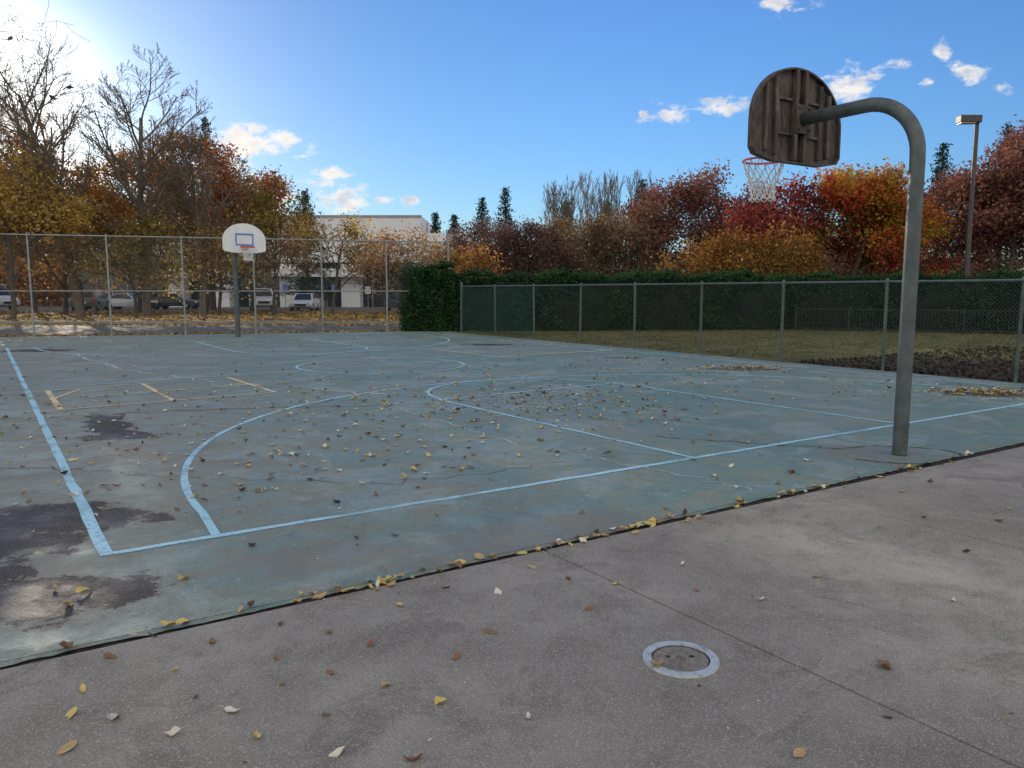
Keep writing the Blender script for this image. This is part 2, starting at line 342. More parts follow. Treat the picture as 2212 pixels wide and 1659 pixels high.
# ------------------------------------------------------------ cleanout cover
e=thing('cleanout_cover','round metal cleanout cover with two holes set in concrete','cover',(.736,3.19,.006))
def annulus(r0,r1,z0,z1,n=48):
    V=[];F=[]
    for i in range(n):
        a=2*math.pi*i/n;c,s=math.cos(a),math.sin(a)
        V+=[(r1*c,r1*s,z0),(r1*c*.985,r1*s*.985,z1),(r0*c,r0*s,z1),(r0*c,r0*s,z0)]
    for i in range(n):
        j=(i+1)%n
        for k in range(3): F.append((4*i+k,4*j+k,4*j+k+1,4*i+k+1))
    return V,F
m,nt,b=M('worn_aluminium_ring',.5,.4,.2); v=coord(nt)
nt.links.new(ramp(nt,noise(nt,v,22,6,.75),[(.36,(.22,.22,.21)),(.46,(.42,.45,.46)),(.65,(.52,.56,.57))]),b.inputs['Base Color']); bump(nt,b,noise(nt,v,60),.4,.003); MT['ring']=m
V,F=annulus(.126,.166,-.002,.009); part('ring',e,V,F,MT['ring'])
MT['lid']=simple('worn_iron_lid',(.14,.125,.105),(.25,.22,.19),30,.85,.3,0,.6,.004)
V=[(.121*math.cos(2*math.pi*i/48),.121*math.sin(2*math.pi*i/48),.004) for i in range(48)]
part('lid',e,V,[tuple(range(48))],MT['lid'])
V,F=annulus(.1185,.1265,.004,.0045); part('gap',e,V,F,MT['crackd'])
for dx in(-.052,.052):
    V=[(dx+.012*math.cos(2*math.pi*i/16),.02+.010*math.sin(2*math.pi*i/16),.0055) for i in range(16)]; part('hole',e,V,[tuple(range(16))],MT['crackd'])
def text(body,parent,loc,size,mat,rot=(0,0,0)):
    cu=bpy.data.curves.new('lettering','FONT'); cu.body=body; cu.size=size; cu.align_x='CENTER'; cu.align_y='CENTER'; cu.extrude=.0006; cu.space_character=1.25
    o=bpy.data.objects.new('t',cu); col.objects.link(o)
    dg=bpy.context.evaluated_depsgraph_get(); me=bpy.data.meshes.new_from_object(o.evaluated_get(dg)); bpy.data.objects.remove(o)
    me.materials.clear(); ob=obj('lettering',me,parent,loc,mat); ob.rotation_euler=rot; return ob
text('CO',e,(0,.0,.0048),.034,MT['joint'],(0,0,-1.25))
# ------------------------------------------------------------ basketball hoops
def fan(W,H,th,y0):
    P=[(-.55,0),(-.93,.05),(-1,.12),(-1,.42)]
    for i in range(1,24):
        a=math.pi*(1-i/24); P.append((math.cos(a),.42+.58*math.sin(a)))
    P+=[(1,.42),(1,.12),(.93,.05),(.55,0)]
    n=len(P); V=[(x*W/2,y0,z*H) for x,z in P]+[(x*W/2,y0+th,z*H) for x,z in P]
    F=[tuple(range(n)),tuple(range(2*n-1,n-1,-1))]+[(i,(i+n),((i+1)%n)+n,(i+1)%n) for i in range(n)]
    return V,F,P
def hoop(loc,rz,label,arm,bz,rimout,fm,ribm,polem,rimm,r=.069,zt=3.44,W=1.47,H=1.0,front=False,net_len=.45):
    e=thing('basketball_hoop',label,'basketball hoop',loc,rz)
    g=G(); pts=[(0,0,0),(0,0,.02),(0,0,zt-.62)]
    R=.56
    for i in range(1,13):
        a=math.pi/2*i/12; pts.append((0,R-R*math.cos(a),zt-.56+R*math.sin(a)))
    pts.append((0,arm-.08,zt+.0)); g.tube(pts,r,20); g.part('pole',e,polem,smooth=True)
    V,F,P=fan(W,H,.03,arm); bb=part('backboard',e,[(x,y,z+bz) for x,y,z in V],F,fm,bevel=.004)
    n=len(P); V=[];F=[]
    for x,z in P:
        cx,cz=x*W/2,z*H
        V+=[(cx,arm-.001,cz+bz),(cx,arm-.045,cz+bz),(cx*.965,arm-.045,(cz-.45*H)*.965+.45*H+bz),(cx*.965,arm-.001,(cz-.45*H)*.965+.45*H+bz)]
    for i in range(n):
        j=(i+1)%n
        for k in range(3): F.append((4*i+k,4*j+k,4*j+k+1,4*i+k+1))
    part('flange',bb,V,F,ribm)
    for x,h0,h1 in((-.70,.10,.78),(-.50,.07,.86),(.50,.07,.86),(.70,.10,.78)):
        g=G(); X=x*W/2; g.box(X-.028,X+.028,arm-.045,arm-.002,bz+h0*H,bz+h1*H); g.part('rib',bb,ribm,bevel=.006)
    for x in(-.075,.075):
        g=G(); g.box(x-.022,x+.022,arm-.07,arm-.003,bz+.03*H,bz+.97*H); g.part('rib',bb,ribm,bevel=.006)
    for z in(.30,.66):
        for sgn in(-1,1):
            g=G(); a,b2=sorted((sgn*.10,sgn*.335)); g.box(a,b2,arm-.035,arm-.004,bz+z*H-.014,bz+z*H+.014); g.part('rib',bb,ribm,bevel=.004)
    g=G(); g.box(-.11,.11,arm-.095,arm-.073,zt-.15,zt+.15); g.part('mounting_plate',e,ribm,bevel=.006)
    for sx in(-.085,.085):
        for sz in(-.11,.11):
            g=G(); g.tube([(sx,arm-.12,zt+sz),(sx,arm-.08,zt+sz)],.014,6); g.part('bolt',e,ribm)
    if front:
        g=G(); y=arm+.034
        for a in((-.30,.30,.24,.30),(-.30,.30,.60,.66),(-.30,-.25,.30,.60),(.25,.30,.30,.60)):
            g.box(a[0],a[1],y,y+.003,bz+a[2]*H,bz+a[3]*H)
        g.part('target_square',bb,MT['bsq'])
    rz_=3.08; cy=arm+rimout
    g=G(); n=32
    pts=[(.228*math.cos(2*math.pi*i/n),cy+.228*math.sin(2*math.pi*i/n),rz_) for i in range(n+1)]
    g.tube(pts,.013 if not front else .018,8,False)
    g.tube([(-.16,cy-.17,rz_-.01),(-.09,arm+.03,rz_-.02)],.009,6); g.tube([(.16,cy-.17,rz_-.01),(.09,arm+.03,rz_-.02)],.009,6)
    g.box(-.11,.11,arm+.031,arm+.045,rz_-.09,rz_+.05); rm=g.part('rim',e,rimm,smooth=False)
    g=G(); k=12; prof=[(.226,0),(.20,-.10),(.165,-.19),(.14,-.27),(.128,-.35),(.135,-.42),(.15,-net_len)]
    def np_(i,j):
        a=2*math.pi*(i+(.5 if j%2 else 0))/k; r_,z_=prof[j]; return (r_*math.cos(a),cy+r_*math.sin(a),rz_+z_)
    for j in range(len(prof)-1):
        for i in range(k):
            p=np_(i,j)
            for di in ((0,-1) if j%2==0 else (0,1)):
                q=np_(i+di,j+1); mx=Vector(p).lerp(Vector(q),.5)+Vector((random.gauss(0,.006),random.gauss(0,.006),-.006))
                g.tube([p,mx,q],.0056 if not front else .009,4,False)
    g.part('net',e,MT['cord'])
    return e
ang=math.atan2(ET[1],ET[0])-math.pi/2
hoop((pc[0],pc[1],0),ang-.03,'grey gooseneck hoop with rusty backboard seen from behind',1.38,2.98,.415,MT['rust'],MT['rust'],MT['steel'],MT['pink'])
hoop((-9.75,27.4,0),ang+math.pi,'white fan backboard with orange rim on grey pole',1.25,2.90,.38,MT['wboard'],MT['steel'],MT['steel'],MT['red'],r=.085,zt=3.35,front=True,W=1.43,H=.98)
# ------------------------------------------------------------ chain link fences
def fence(name,label,P0,P1,H,spacing,pm,wm,midrail=None,pitch=.075,wr=.0022):
    a=Vector(P0);b=Vector(P1);L=(b-a).length; d=(b-a).normalized(); rz=math.atan2(d.y,d.x)
    e=thing(name,label,'fence',(a.x,a.y,0),rz)
    n=round(L/spacing)
    for i in range(n+1):
        g=G(); hh=H+ (.12 if i in(0,n) else .02); rr=.045 if i in(0,n) else .032
        lx,ly=random.gauss(0,.012),random.gauss(0,.012)
        g.tube([(i*L/n,0,0),(i*L/n+lx,ly,hh)],rr,10); g.tube([(i*L/n+lx,ly,hh),(i*L/n+lx,ly,hh+.02),(i*L/n+lx,ly,hh+.05)],[rr*1.15,rr*1.1,rr*.3],10); g.part('post',e,pm,smooth=False)
    g=G(); g.tube([(0,0,H),(L,0,H)],.024,8); g.part('rail',e,pm)
    if midrail:
        g=G(); g.tube([(0,.0,midrail),(L,.0,midrail)],.021,8); g.part('rail',e,pm)
    g=G(); z0=.05;h=H-z0
    for sg in(1,-1):
        x=-h
        while x<L:
            x0,zz0=(x,z0); x1,zz1=(x+h,H)
            if x0<0: zz0=z0-x0; x0=0
            if x1>L: zz1=H-(x1-L); x1=L
            y=.034+.003*sg
            if x1>x0+.01:
                if sg==1: g.tube([(x0,y,zz0),(x1,y,zz1)],wr,3,False)
                else: g.tube([(x0,y,H+z0-zz0),(x1,y,H+z0-zz1)],wr,3,False)
            x+=pitch
    g.part('wire_mesh',e,wm); return e,L,n
fence('chain_link_fence','tall galvanised chain link fence along the road',LF(-3),LF(6),3.6,2.52,MT['fpost'],MT['wire'],midrail=1.62,pitch=.09,wr=.0019)
rf1=(-1.98,30.2); rfd=Vector((.549,-.835)).normalized()
rf0=Vector(rf1)+rfd*2.5*8.95
e,L,n=fence('chain_link_fence','low dark chain link fence beside the grass field',(rf0.x,rf0.y),rf1,1.8,2.5,MT['dpost'],MT['dwire'],pitch=.075,wr=.0024)
g=G(); g.add([(L-5.,-.0,.08),(L-.05,-.0,.08),(L-.05,-.0,1.74),(L-5.,-.0,1.74)],[(0,1,2,3)]); g.part('windscreen_fabric',e,MT['windscreen'])
# ------------------------------------------------------------ hedge
def leaves_np(cent,size,n=None,flat=0.,asp=.6):
    n=len(cent); a=rng.normal(size=(n,3)); a[:,2]*=(1-flat); a/=np.linalg.norm(a,axis=1)[:,None]
    b=rng.normal(size=(n,3)); b[:,2]*=(1-flat); b-=a*(a*b).sum(1)[:,None]; b/=np.linalg.norm(b,axis=1)[:,None]
    s=size*rng.uniform(.6,1.4,(n,1)) if np.isscalar(size) else size[:,None]
    V=np.stack([cent-a*s*.5,cent+b*s*.5*asp+a*s*.05,cent+a*s*.5,cent-b*s*.5*asp+a*s*.05],1).reshape(-1,3)
    return V,np.arange(4*n).reshape(n,4)
def hedge(label,P0,P1,H,Wd,nl):
    a=Vector(P0);b=Vector(P1);L=(b-a).length;rz=math.atan2(b.y-a.y,b.x-a.x)
    e=thing('hedge',label,'hedge',(a.x,a.y,0),rz)
    def bumpf(u,v): return .12*np.sin(u*1.7+1.3*np.sin(v*2.1))+.09*np.sin(u*3.9+v*3)+.05*np.sin(u*8.1-v*5)
    nx=int(L/.4);V=[];F=[]
    prof=[(-Wd/2,0),(-Wd/2-.02,H*.5),(-Wd/2+.05,H-.2),(-Wd/2+.25,H-.06),(0,H-.03),(Wd/2-.25,H-.06),(Wd/2,H-.2),(Wd/2,0)]
    for i in range(nx+1):
        u=L*i/nx
        for (y,z) in prof:
            k=float(bumpf(np.array(u),np.array(z))); V.append((u,y+(k*.6-.08)*np.sign(-y)*.6,z+(k*.5-.06 if z>H*.7 else 0)))
    m=len(prof)
    for i in range(nx):
        for j in range(m-1): F.append((i*m+j,(i+1)*m+j,(i+1)*m+j+1,i*m+j+1))
    F.append(tuple(range(m))); F.append(tuple(nx*m+j for j in range(m))[::-1])
    part('branches',e,V,F,simple('dark_hedge_core',(.004,.009,.004),(.012,.02,.008),3,.95),smooth=False)
    u=rng.uniform(-.1,L+.1,nl); w=rng.uniform(0,1,nl); fr=H/(H+Wd)
    z=np.where(w<fr,w/fr*H,H)+0.; y=np.where(w<fr,-Wd/2,-Wd/2+(w-fr)/(1-fr)*Wd)
    k=bumpf(u,z)
    off=rng.exponential(.07,nl)-.05
    y=np.where(w<fr,y-k*.9-off,y); z=np.where(w<fr,z,z+k*.7+off)
    ne=nl//12; ue=np.where(rng.random(ne)<.5,-.08,L+.08)+rng.normal(0,.06,ne); ye=rng.uniform(-Wd/2,Wd/2,ne); ze=rng.uniform(0,H,ne)
    c=np.stack([np.r_[u,ue],np.r_[y,ye],np.r_[z,ze]],1)
    V,F=leaves_np(c,.10); obj('leaves',mesh_np('hedge_leaves',V,F),e,None,L_['hedge']); return e
hedge('tall clipped green hedge behind the chain link fence',(-3.3,32.0),(11.3,33.2),2.2,1.5,42000)
hedge('dark clipped hedge at the far side of grass field',(11.6,34.2),(27,26.5),2.15,1.6,38000)
hedge('rounded bushy end of hedge beside tall fence post',(-4.35,32.2),(-2.6,31.9),2.5,1.4,9000)
e=thing('iron_railing','low black iron railing in front of hedge','railing',(11.7,31.8,0),math.atan2(-7.2,14.5))
L=16
for x in np.arange(0,L+.1,2.):
    g=G(); g.box(x-.03,x+.03,-.03,.03,0,1.0); g.part('post',e,MT['iron'])
g=G(); g.box(0,L,-.015,.015,.88,.92); g.part('rail',e,MT['iron']); g=G(); g.box(0,L,-.015,.015,.10,.14); g.part('rail',e,MT['iron'])
g=G()
for x in np.arange(.12,L,.12): g.box(x-.008,x+.008,-.008,.008,.14,.88)
g.part('balusters',e,MT['iron'])
# ------------------------------------------------------------ street lamp
e=thing('lamp_post','tall bronze parking lot light with shoebox head','street lamp',(23.4,40,0))
g=G(); g.tube([(0,0,0),(0,0,10.3)],[.13,.10],10); g.part('pole',e,MT['lightbox'])
g=G(); g.box(-.95,.12,-.25,.25,10.02,10.38); g.part('lamp_head',e,MT['lightbox'],bevel=.03)
g=G(); g.box(-.9,-.15,-.2,.2,9.99,10.017); g.part('lamp_lens',e,MT['lampw'])
# ------------------------------------------------------------ trees
def rot_about(d,ang,az):
    o=d.orthogonal().normalized(); o.rotate(Matrix.Rotation(az,3,d)); return (d*math.cos(ang)+o*math.sin(ang)).normalized()
def skeleton(H,r0,cfg,lean=(0,0)):
    g=G(); tips=[]
    ns,nc,an,ra,trop,minr=cfg['seg'],cfg['n'],cfg['ang'],cfg['ratio'],cfg['trop'],cfg['minr']
    last=len(ns)-1
    def br(p,d,L,r,lev):
        n=ns[lev]; pts=[p.copy()]; rs=[r]; q=p.copy(); dd=d.copy(); dirs=[dd.copy()]
        re=max(minr,r*(.35 if lev<last else .5))
        for i in range(n):
            dd=(dd+Vector((random.gauss(0,1),random.gauss(0,1),random.gauss(0,1)))*cfg['jit']*(.5 if lev==0 else 1)+Vector((0,0,trop if lev else .06))).normalized()
            q=q+dd*L/n; pts.append(q.copy()); rs.append(r+(re-r)*(i+1)/n); dirs.append(dd.copy())
        g.tube(pts,rs,(8,6,4,3,3,3)[lev],False)
        if lev==last: tips.append(q.copy()); tips.append(pts[len(pts)//2].copy()); return
        st=cfg['start'][lev]
        for c in range(nc[lev]):
            f=st+(1-st)*(c+random.random()*.9)/nc[lev]; f=min(f,.999); k=f*n; i=int(k); pp=pts[i].lerp(pts[i+1],k-i); rr=(rs[i]+(rs[i+1]-rs[i])*(k-i))
            cd=rot_about(dirs[i],math.radians(an[lev]+random.gauss(0,9)),random.uniform(0,6.283) if lev else c*2.4+random.uniform(-.4,.4))
            cl=L*ra[lev]*(1.1-.55*(f-st)/(1-st))*random.uniform(.75,1.2)
            br(pp,cd,cl,max(minr,rr*.6),lev+1)
        if lev: tips.append(q.copy())
    br(Vector((0,0,-.1)),Vector((lean[0],lean[1],1)).normalized(),H*cfg['trunk'],r0,0)
    return g,tips
CF_leaf=dict(seg=[6,5,4,2],n=[10,5,4],ang=[52,45,45],ratio=[.62,.5,.5],trop=.10,minr=.014,jit=.12,start=[.22,.25,.2],trunk=.82)
CF_round=dict(seg=[5,5,4,2],n=[9,6,4],ang=[62,48,45],ratio=[.75,.5,.5],trop=.07,minr=.012,jit=.14,start=[.30,.2,.2],trunk=.66)
CF_bare=dict(seg=[8,6,5,4,2],n=[17,8,6,5],ang=[40,36,36,38],ratio=[.46,.5,.5,.5],trop=.12,minr=.0095,jit=.09,start=[.25,.15,.15,.15],trunk=.95)
CF_poplar=dict(seg=[7,5,4,2],n=[16,7,5],ang=[22,22,25],ratio=[.42,.5,.5],trop=.16,minr=.016,jit=.05,start=[.15,.2,.2],trunk=.95)
def tree(name,label,X,Y,H,R,lm,nleaf,cfg=CF_leaf,r0=None,bark=None,ls=.17,spread=.45,lean=(0,0),base=0.,group=None):
    e=thing(name,label,'tree',(X,Y,base),random.uniform(0,6.28),group)
    r0=r0 or H*.016
    g,tips=skeleton(H,r0,cfg,lean)
    V=np.array(g.V); 
    zz=np.array([t.z for t in tips]); rr=np.array([math.hypot(t.x,t.y) for t in tips])
    kz=H/np.percentile(zz,99.5); kr=R/np.percentile(rr,93)
    hfr=np.clip(V[:,2:3]/(H*.25),0,1)
    V[:,:2]*= (1-hfr)+hfr*kr; V[:,2]*=kz
    part('trunk',e,V.tolist(),g.F,bark or MT['bark'],smooth=True)
    if nleaf:
        T=np.array([[t.x*kr,t.y*kr,t.z*kz] for t in tips])
        keep=rng.random(len(T))>.08; T=T[keep]
        w=rng.gamma(1.4,1.,len(T)); w/=w.sum(); idx=rng.choice(len(T),nleaf,p=w)
        c=T[idx]+rng.normal(0,spread,(nleaf,3))*np.array([1,1,.75]); c[:,2]=np.maximum(c[:,2],H*.13)
        V,F=leaves_np(c,ls); obj('crown',mesh_np('crown',V,F),e,None,L_[lm])
    return e
def conifer(label,X,Y,H,R,nl=4500):
    e=thing('conifer_tree',label,'tree',(X,Y,0),0,'dark evergreens behind the autumn trees')
    g=G(); g.tube([(0,0,0),(0,0,H*.5),(0,0,H*.99)],[H*.018,H*.01,.02],7)
    nb=int(H*11); cs=[]
    for i in range(nb):
        f=(i+random.random())/nb; z=H*(.12+.87*f); r=R*(1-f)**.8*random.uniform(.6,1.15)+.12; a=i*2.4+random.random()
        tip=Vector((r*math.cos(a),r*math.sin(a),z-r*.18+.1)); g.tube([(0,0,z),tip],[.03,.012],3,False)
        m=max(6,int(nl/nb*(r/R+.25)*1.3)); tt=rng.random(m)**.7
        cs.append(np.stack([tt*tip.x,tt*tip.y,z+tt*(tip.z-z)],1)+rng.normal(0,.16,(m,3))*np.array([1,1,.6]))
    g.part('trunk',e,MT['bark']); c=np.concatenate(cs); V,F=leaves_np(c,.30,asp=.35); obj('crown',mesh_np('needles',V,F),e,None,L_['conifer'])
tree('bare_tree','tall leafless grey tree with fine upswept branches',-25.1,45,15.9,4.6,'olive',0,CF_bare,.28,MT['twig'])
tree('bare_tree','tall leafless tree with forked upper limbs',-22.0,46.5,14.9,4.4,'olive',0,CF_bare,.24,MT['twig'])
tree('bare_tree','thin leafless tree rising above orange trees',-19.0,47.5,11.5,3.6,'olive',350,CF_bare,.2,MT['twig'])
TL=[('olive_gold_tree','backlit olive gold tree near the road','olive',-26.5,41,8.6,3.8,8500,CF_leaf),
('olive_gold_tree','backlit golden tree beside tall bare trees','olive',-31.5,43,9.8,4.2,8000,CF_leaf),
('olive_gold_tree','broad golden brown tree behind the fence','orange',-29.5,51,10.6,4.8,10500,CF_leaf),
('orange_tree','large orange brown autumn tree','orange',-25.5,53,10.6,4.8,12000,CF_leaf),
('red_tree','rust red autumn tree with pointed top','rust',-22.2,56,12.6,3.9,13000,CF_leaf),
('red_tree','rust red tree behind the backboard','rust',-19.8,59,10,3.8,10000,CF_leaf),
('orange_tree','tall orange tree beyond the verge','orange',-37,60,12,5,8000,CF_leaf),
('olive_gold_tree','golden tree at the edge of the verge','olive',-37,52,11,5,8000,CF_leaf),
('verge_tree','small spreading yellow brown tree on verge','yellowg',-21.4,44,5.6,3.2,5800,CF_round),
('verge_tree','small round yellow brown tree on verge','olive',-18.6,49,6.0,3.3,6000,CF_round),
('verge_tree','thinly leaved tree with bare top on verge','yellowg',-15.4,50,8.6,3.0,2300,CF_round),
('verge_tree','low yellow brown tree beside parked cars','olive',-11.6,50,6.2,3.4,2500,CF_round),
('verge_tree','low spreading amber tree in front of office','orange',-8.6,53,5.7,3.2,3000,CF_round),
('verge_tree','thin amber tree near the hedge end','olive',-5.6,55,5.2,2.8,3000,CF_round),
('verge_tree','small orange tree behind tall fence corner','orange',-3.3,50,4.2,2.2,2400,CF_round),
('verge_tree','golden brown tree at road side','orange',-25.6,46,6.6,3.4,5500,CF_round),
('purple_tree','dull purple brown tree behind hedge','purple',-2.0,60,6.7,3.0,7000,CF_leaf),
('purple_tree','purple brown tree with dense crown','purple',1.0,58,6.4,3.0,7000,CF_leaf),
('brown_tree','brown half bare tree behind hedge','brown',3.4,58,6.8,3.0,3600,CF_leaf),
('brown_tree','yellow brown tree behind hedge','brown',5.4,53,6.4,2.9,3200,CF_leaf),
('brown_tree','brown tree with thin crown','brown',7.8,52,7.2,3.1,3600,CF_leaf),
('dark_red_tree','brown red autumn tree with rounded crown','brownred',10.2,55,8.7,3.4,6500,CF_leaf),
('dark_red_tree','tall brown red autumn tree','brownred',13.2,54,9.8,3.8,7500,CF_leaf),
('dark_red_tree','dark red tree beside the scarlet tree','brownred',16.2,56,8.8,3.4,8000,CF_leaf),
('amber_tree','low amber orange tree above hedge','amber',11.2,41,4.4,2.6,5000,CF_round),
('amber_tree','low orange tree above hedge','amber',14.0,41,4.6,2.6,5000,CF_round),
('scarlet_tree','scarlet and orange autumn tree','red',16.2,46,7.4,3.2,8500,CF_leaf),
('maple_tree','vivid red orange and yellow autumn tree','vivid',18.9,44,8.3,3.7,14000,CF_leaf),
('maple_tree','yellow and orange autumn tree beside the pole','vivid',21.8,45.5,7.3,2.9,9500,CF_leaf),
('dark_red_tree','dull brown tree behind the lamp post','brownred',27.0,56,8.6,3.4,7000,CF_leaf),
('dark_red_tree','brown red tree with dense crown','brownred',27.4,49,8.4,3.6,10000,CF_leaf),
('dark_red_tree','tall brown red tree beside lamp post','brownred',28.6,45,9.9,3.6,11000,CF_leaf),
('dark_red_tree','tall russet tree at the field edge','brownred',30.2,44,12.0,4.0,12000,CF_leaf),
('dark_red_tree','russet tree beyond the hedge','brownred',34.5,43,12.8,4.2,10000,CF_leaf)]
for n_,lb,lm,X,Y,H,R,nl,cf in TL:
    tree(n_,lb,X,Y,H,R,lm,int(nl*1.2),cf,ls=.20 if H>7 else .17,bark=MT['twigred'] if lm in('purple','brownred','brown') else None)
for X,H in((3.6,11.0),(4.6,10.6),(5.4,11.6),(7.2,12.2),(8.2,11.5),(9.0,12.0),(10.8,11.8),(12.6,11.6),(16.5,11.8)):
    tree('poplar_tree','slender leafless poplar behind the tree line',X,72+random.uniform(-2,2),H+.6,1.7,'brown',0,CF_poplar,.14,MT['twig'],group='leafless poplars in a row')
for lb,X,Y,H,R in(('dark conifer above the tree line',-3.2,84,11.6,2.6),('pointed dark conifer above the tree line',-.7,82,12.4,2.8),('small dark conifer near office',-6.2,84,9.8,2.2),
    ('thin dark conifer beside office',-8.4,86,10.2,1.7),('dark conifer behind brown trees',5.6,80,10.9,2.6),('dark conifer behind brown trees',9.4,78,10.6,2.6),('dark conifer among poplars',12.6,76,12.4,2.6),
    ('tall dark conifer behind red tree',-25.5,66,16.0,2.8),('dark conifer beside office',-19.0,72,10.8,3.0),('dark conifer beyond the lamp post',33.2,61,13.0,2.4),('dark conifer behind vivid tree',28.5,72,11.5,3.0),('dark conifer behind vivid tree',23.5,72,11.0,3.0),('dark conifer behind russet trees',40,64,15,3.)):
    conifer(lb,X,Y,H,R)
def overhang():
    e=thing('bare_tree','leafless tree with branches hanging over the court','tree',(-10.6,11.4,0),0)
    g=G(); tips=[]
    g.tube([(0,0,-.1),(.05,0,2),(.1,0,4),(.3,-.1,6.5)],[.2,.17,.14,.08],10)
    def br(p,d,L,r,lev):
        n=7; q=Vector(p); dd=Vector(d).normalized(); pts=[q.copy()]; rs=[r]
        for i in range(n):
            dd=(dd+Vector((random.gauss(0,.14),random.gauss(0,.14),random.gauss(0,.14)-.01))).normalized(); q=q+dd*L/n; pts.append(q.copy()); rs.append(max(.0026,r*(1-.8*(i+1)/n)))
        g.tube(pts,rs,5,False)
        if lev==3: tips.append(q); return
        for c in range((7,6,4)[lev]):
            f=.25+.75*random.random(); i=min(n-1,int(f*n)); br(pts[i],rot_about((pts[i+1]-pts[i]).normalized(),math.radians(random.gauss(38,9)),random.uniform(0,6.28)),L*random.uniform(.38,.55),max(.0026,rs[i]*.5),lev+1)
    for z,d,L in((3.9,(1,-.1,.10),3.0),(4.5,(1,.0,.10),3.1),(5.1,(1,-.15,.0),3.5),(5.6,(1,.1,-.04),3.5),(5.0,(.9,.5,.15),3.6)):
        br((.15,0,z),d,L,.035,0)
    g.part('trunk',e,MT['bark'],smooth=True)
    T=np.array([t[:] for t in tips]); T=T[rng.choice(len(T),50)]; c=T+rng.normal(0,.05,(50,3)); V,F=leaves_np(c,.09); obj('crown',mesh_np('last_leaves',V,F),e,None,L_['brown'])
overhang()
def wood():
    n=34000
    x=rng.uniform(-75,80,n); y=rng.uniform(92,104,n)
    top=5.2+1.2*np.sin(x*.35)+.9*np.sin(x*.83+1)+.6*np.sin(x*1.9); z=rng.random(n)**.75*top+rng.normal(0,.35,n)
    V,F=leaves_np(np.stack([x,y,np.abs(z)],1),.55); o=obj('distant_wood',mesh_np('wood',V,F),None,None,L_['brown']); o['kind']='stuff'; o['label']='distant brown woodland behind the office and field'; o['category']='wood'
    n=30000; x=rng.uniform(-6,36,n); y=rng.uniform(60,66,n); top=4.6+.8*np.sin(x*.5)+.5*np.sin(x*1.3)
    z=rng.random(n)*top; V,F=leaves_np(np.stack([x,y,z],1),.32); o=obj('undergrowth',mesh_np('under',V,F),None,None,L_['purple']); o['kind']='stuff'; o['label']='dull brown undergrowth beyond the hedge'; o['category']='shrubs'
    n=30000; x=rng.uniform(-75,-34,n); y=rng.uniform(86,92,n); z=rng.random(n)*(8+1.2*np.sin(x*.6)); V,F=leaves_np(np.stack([x,y,z],1),.5); o=obj('distant_shrubs',mesh_np('u2',V,F),None,None,L_['orange']); o['kind']='stuff'; o['label']='distant orange brown trees beyond parking lot'; o['category']='wood'
wood()
# ------------------------------------------------------------ office building
e=thing('office_building','white low office building with dark glass ground floor','building',(0,0,0))
def bx(n,m,*a,**k):
    g=G(); g.box(*a); return g.part(n,e,m,**k)
bx('wall',MT['white'],-33,-9.3,80,100,4.6,9.3); bx('wall',MT['white'],-9.28,-4.4,81,100,3.6,7.6)
bx('glazing',MT['glass'],-46,-4.5,81.2,99,0,4.58)
bx('wall',MT['white'],-46,-33.02,80.6,100,4.6,6.6)
for a,b_,z in((-35.2,-33.6,4.0),(-30.5,-29,4.0),(-23.8,-22.2,4.4),(-17.5,-15.6,4.4),(-10.5,-9.3,4.4),(-5.8,-4.4,3.55)): bx('wall',MT['white'],a,b_,79.4,81.15,0,z)
bx('canopy',MT['white'],-24.2,-15.2,78.2,79.95,3.1,3.9); bx('canopy',MT['white'],-35.5,-28.6,78.6,79.95,3.0,3.7)
for x in np.arange(-45,-5,1.6): bx('window_mullion',MT['grey'],x-.04,x+.04,81.1,81.19,0,4.55)
bx('parapet',MT['grey'],-33.1,-9.2,79.9,80.0-.003,9.15,9.35)
bx('door',MT['grey'],-21.5,-19.6,81.05,81.18,0,2.4)
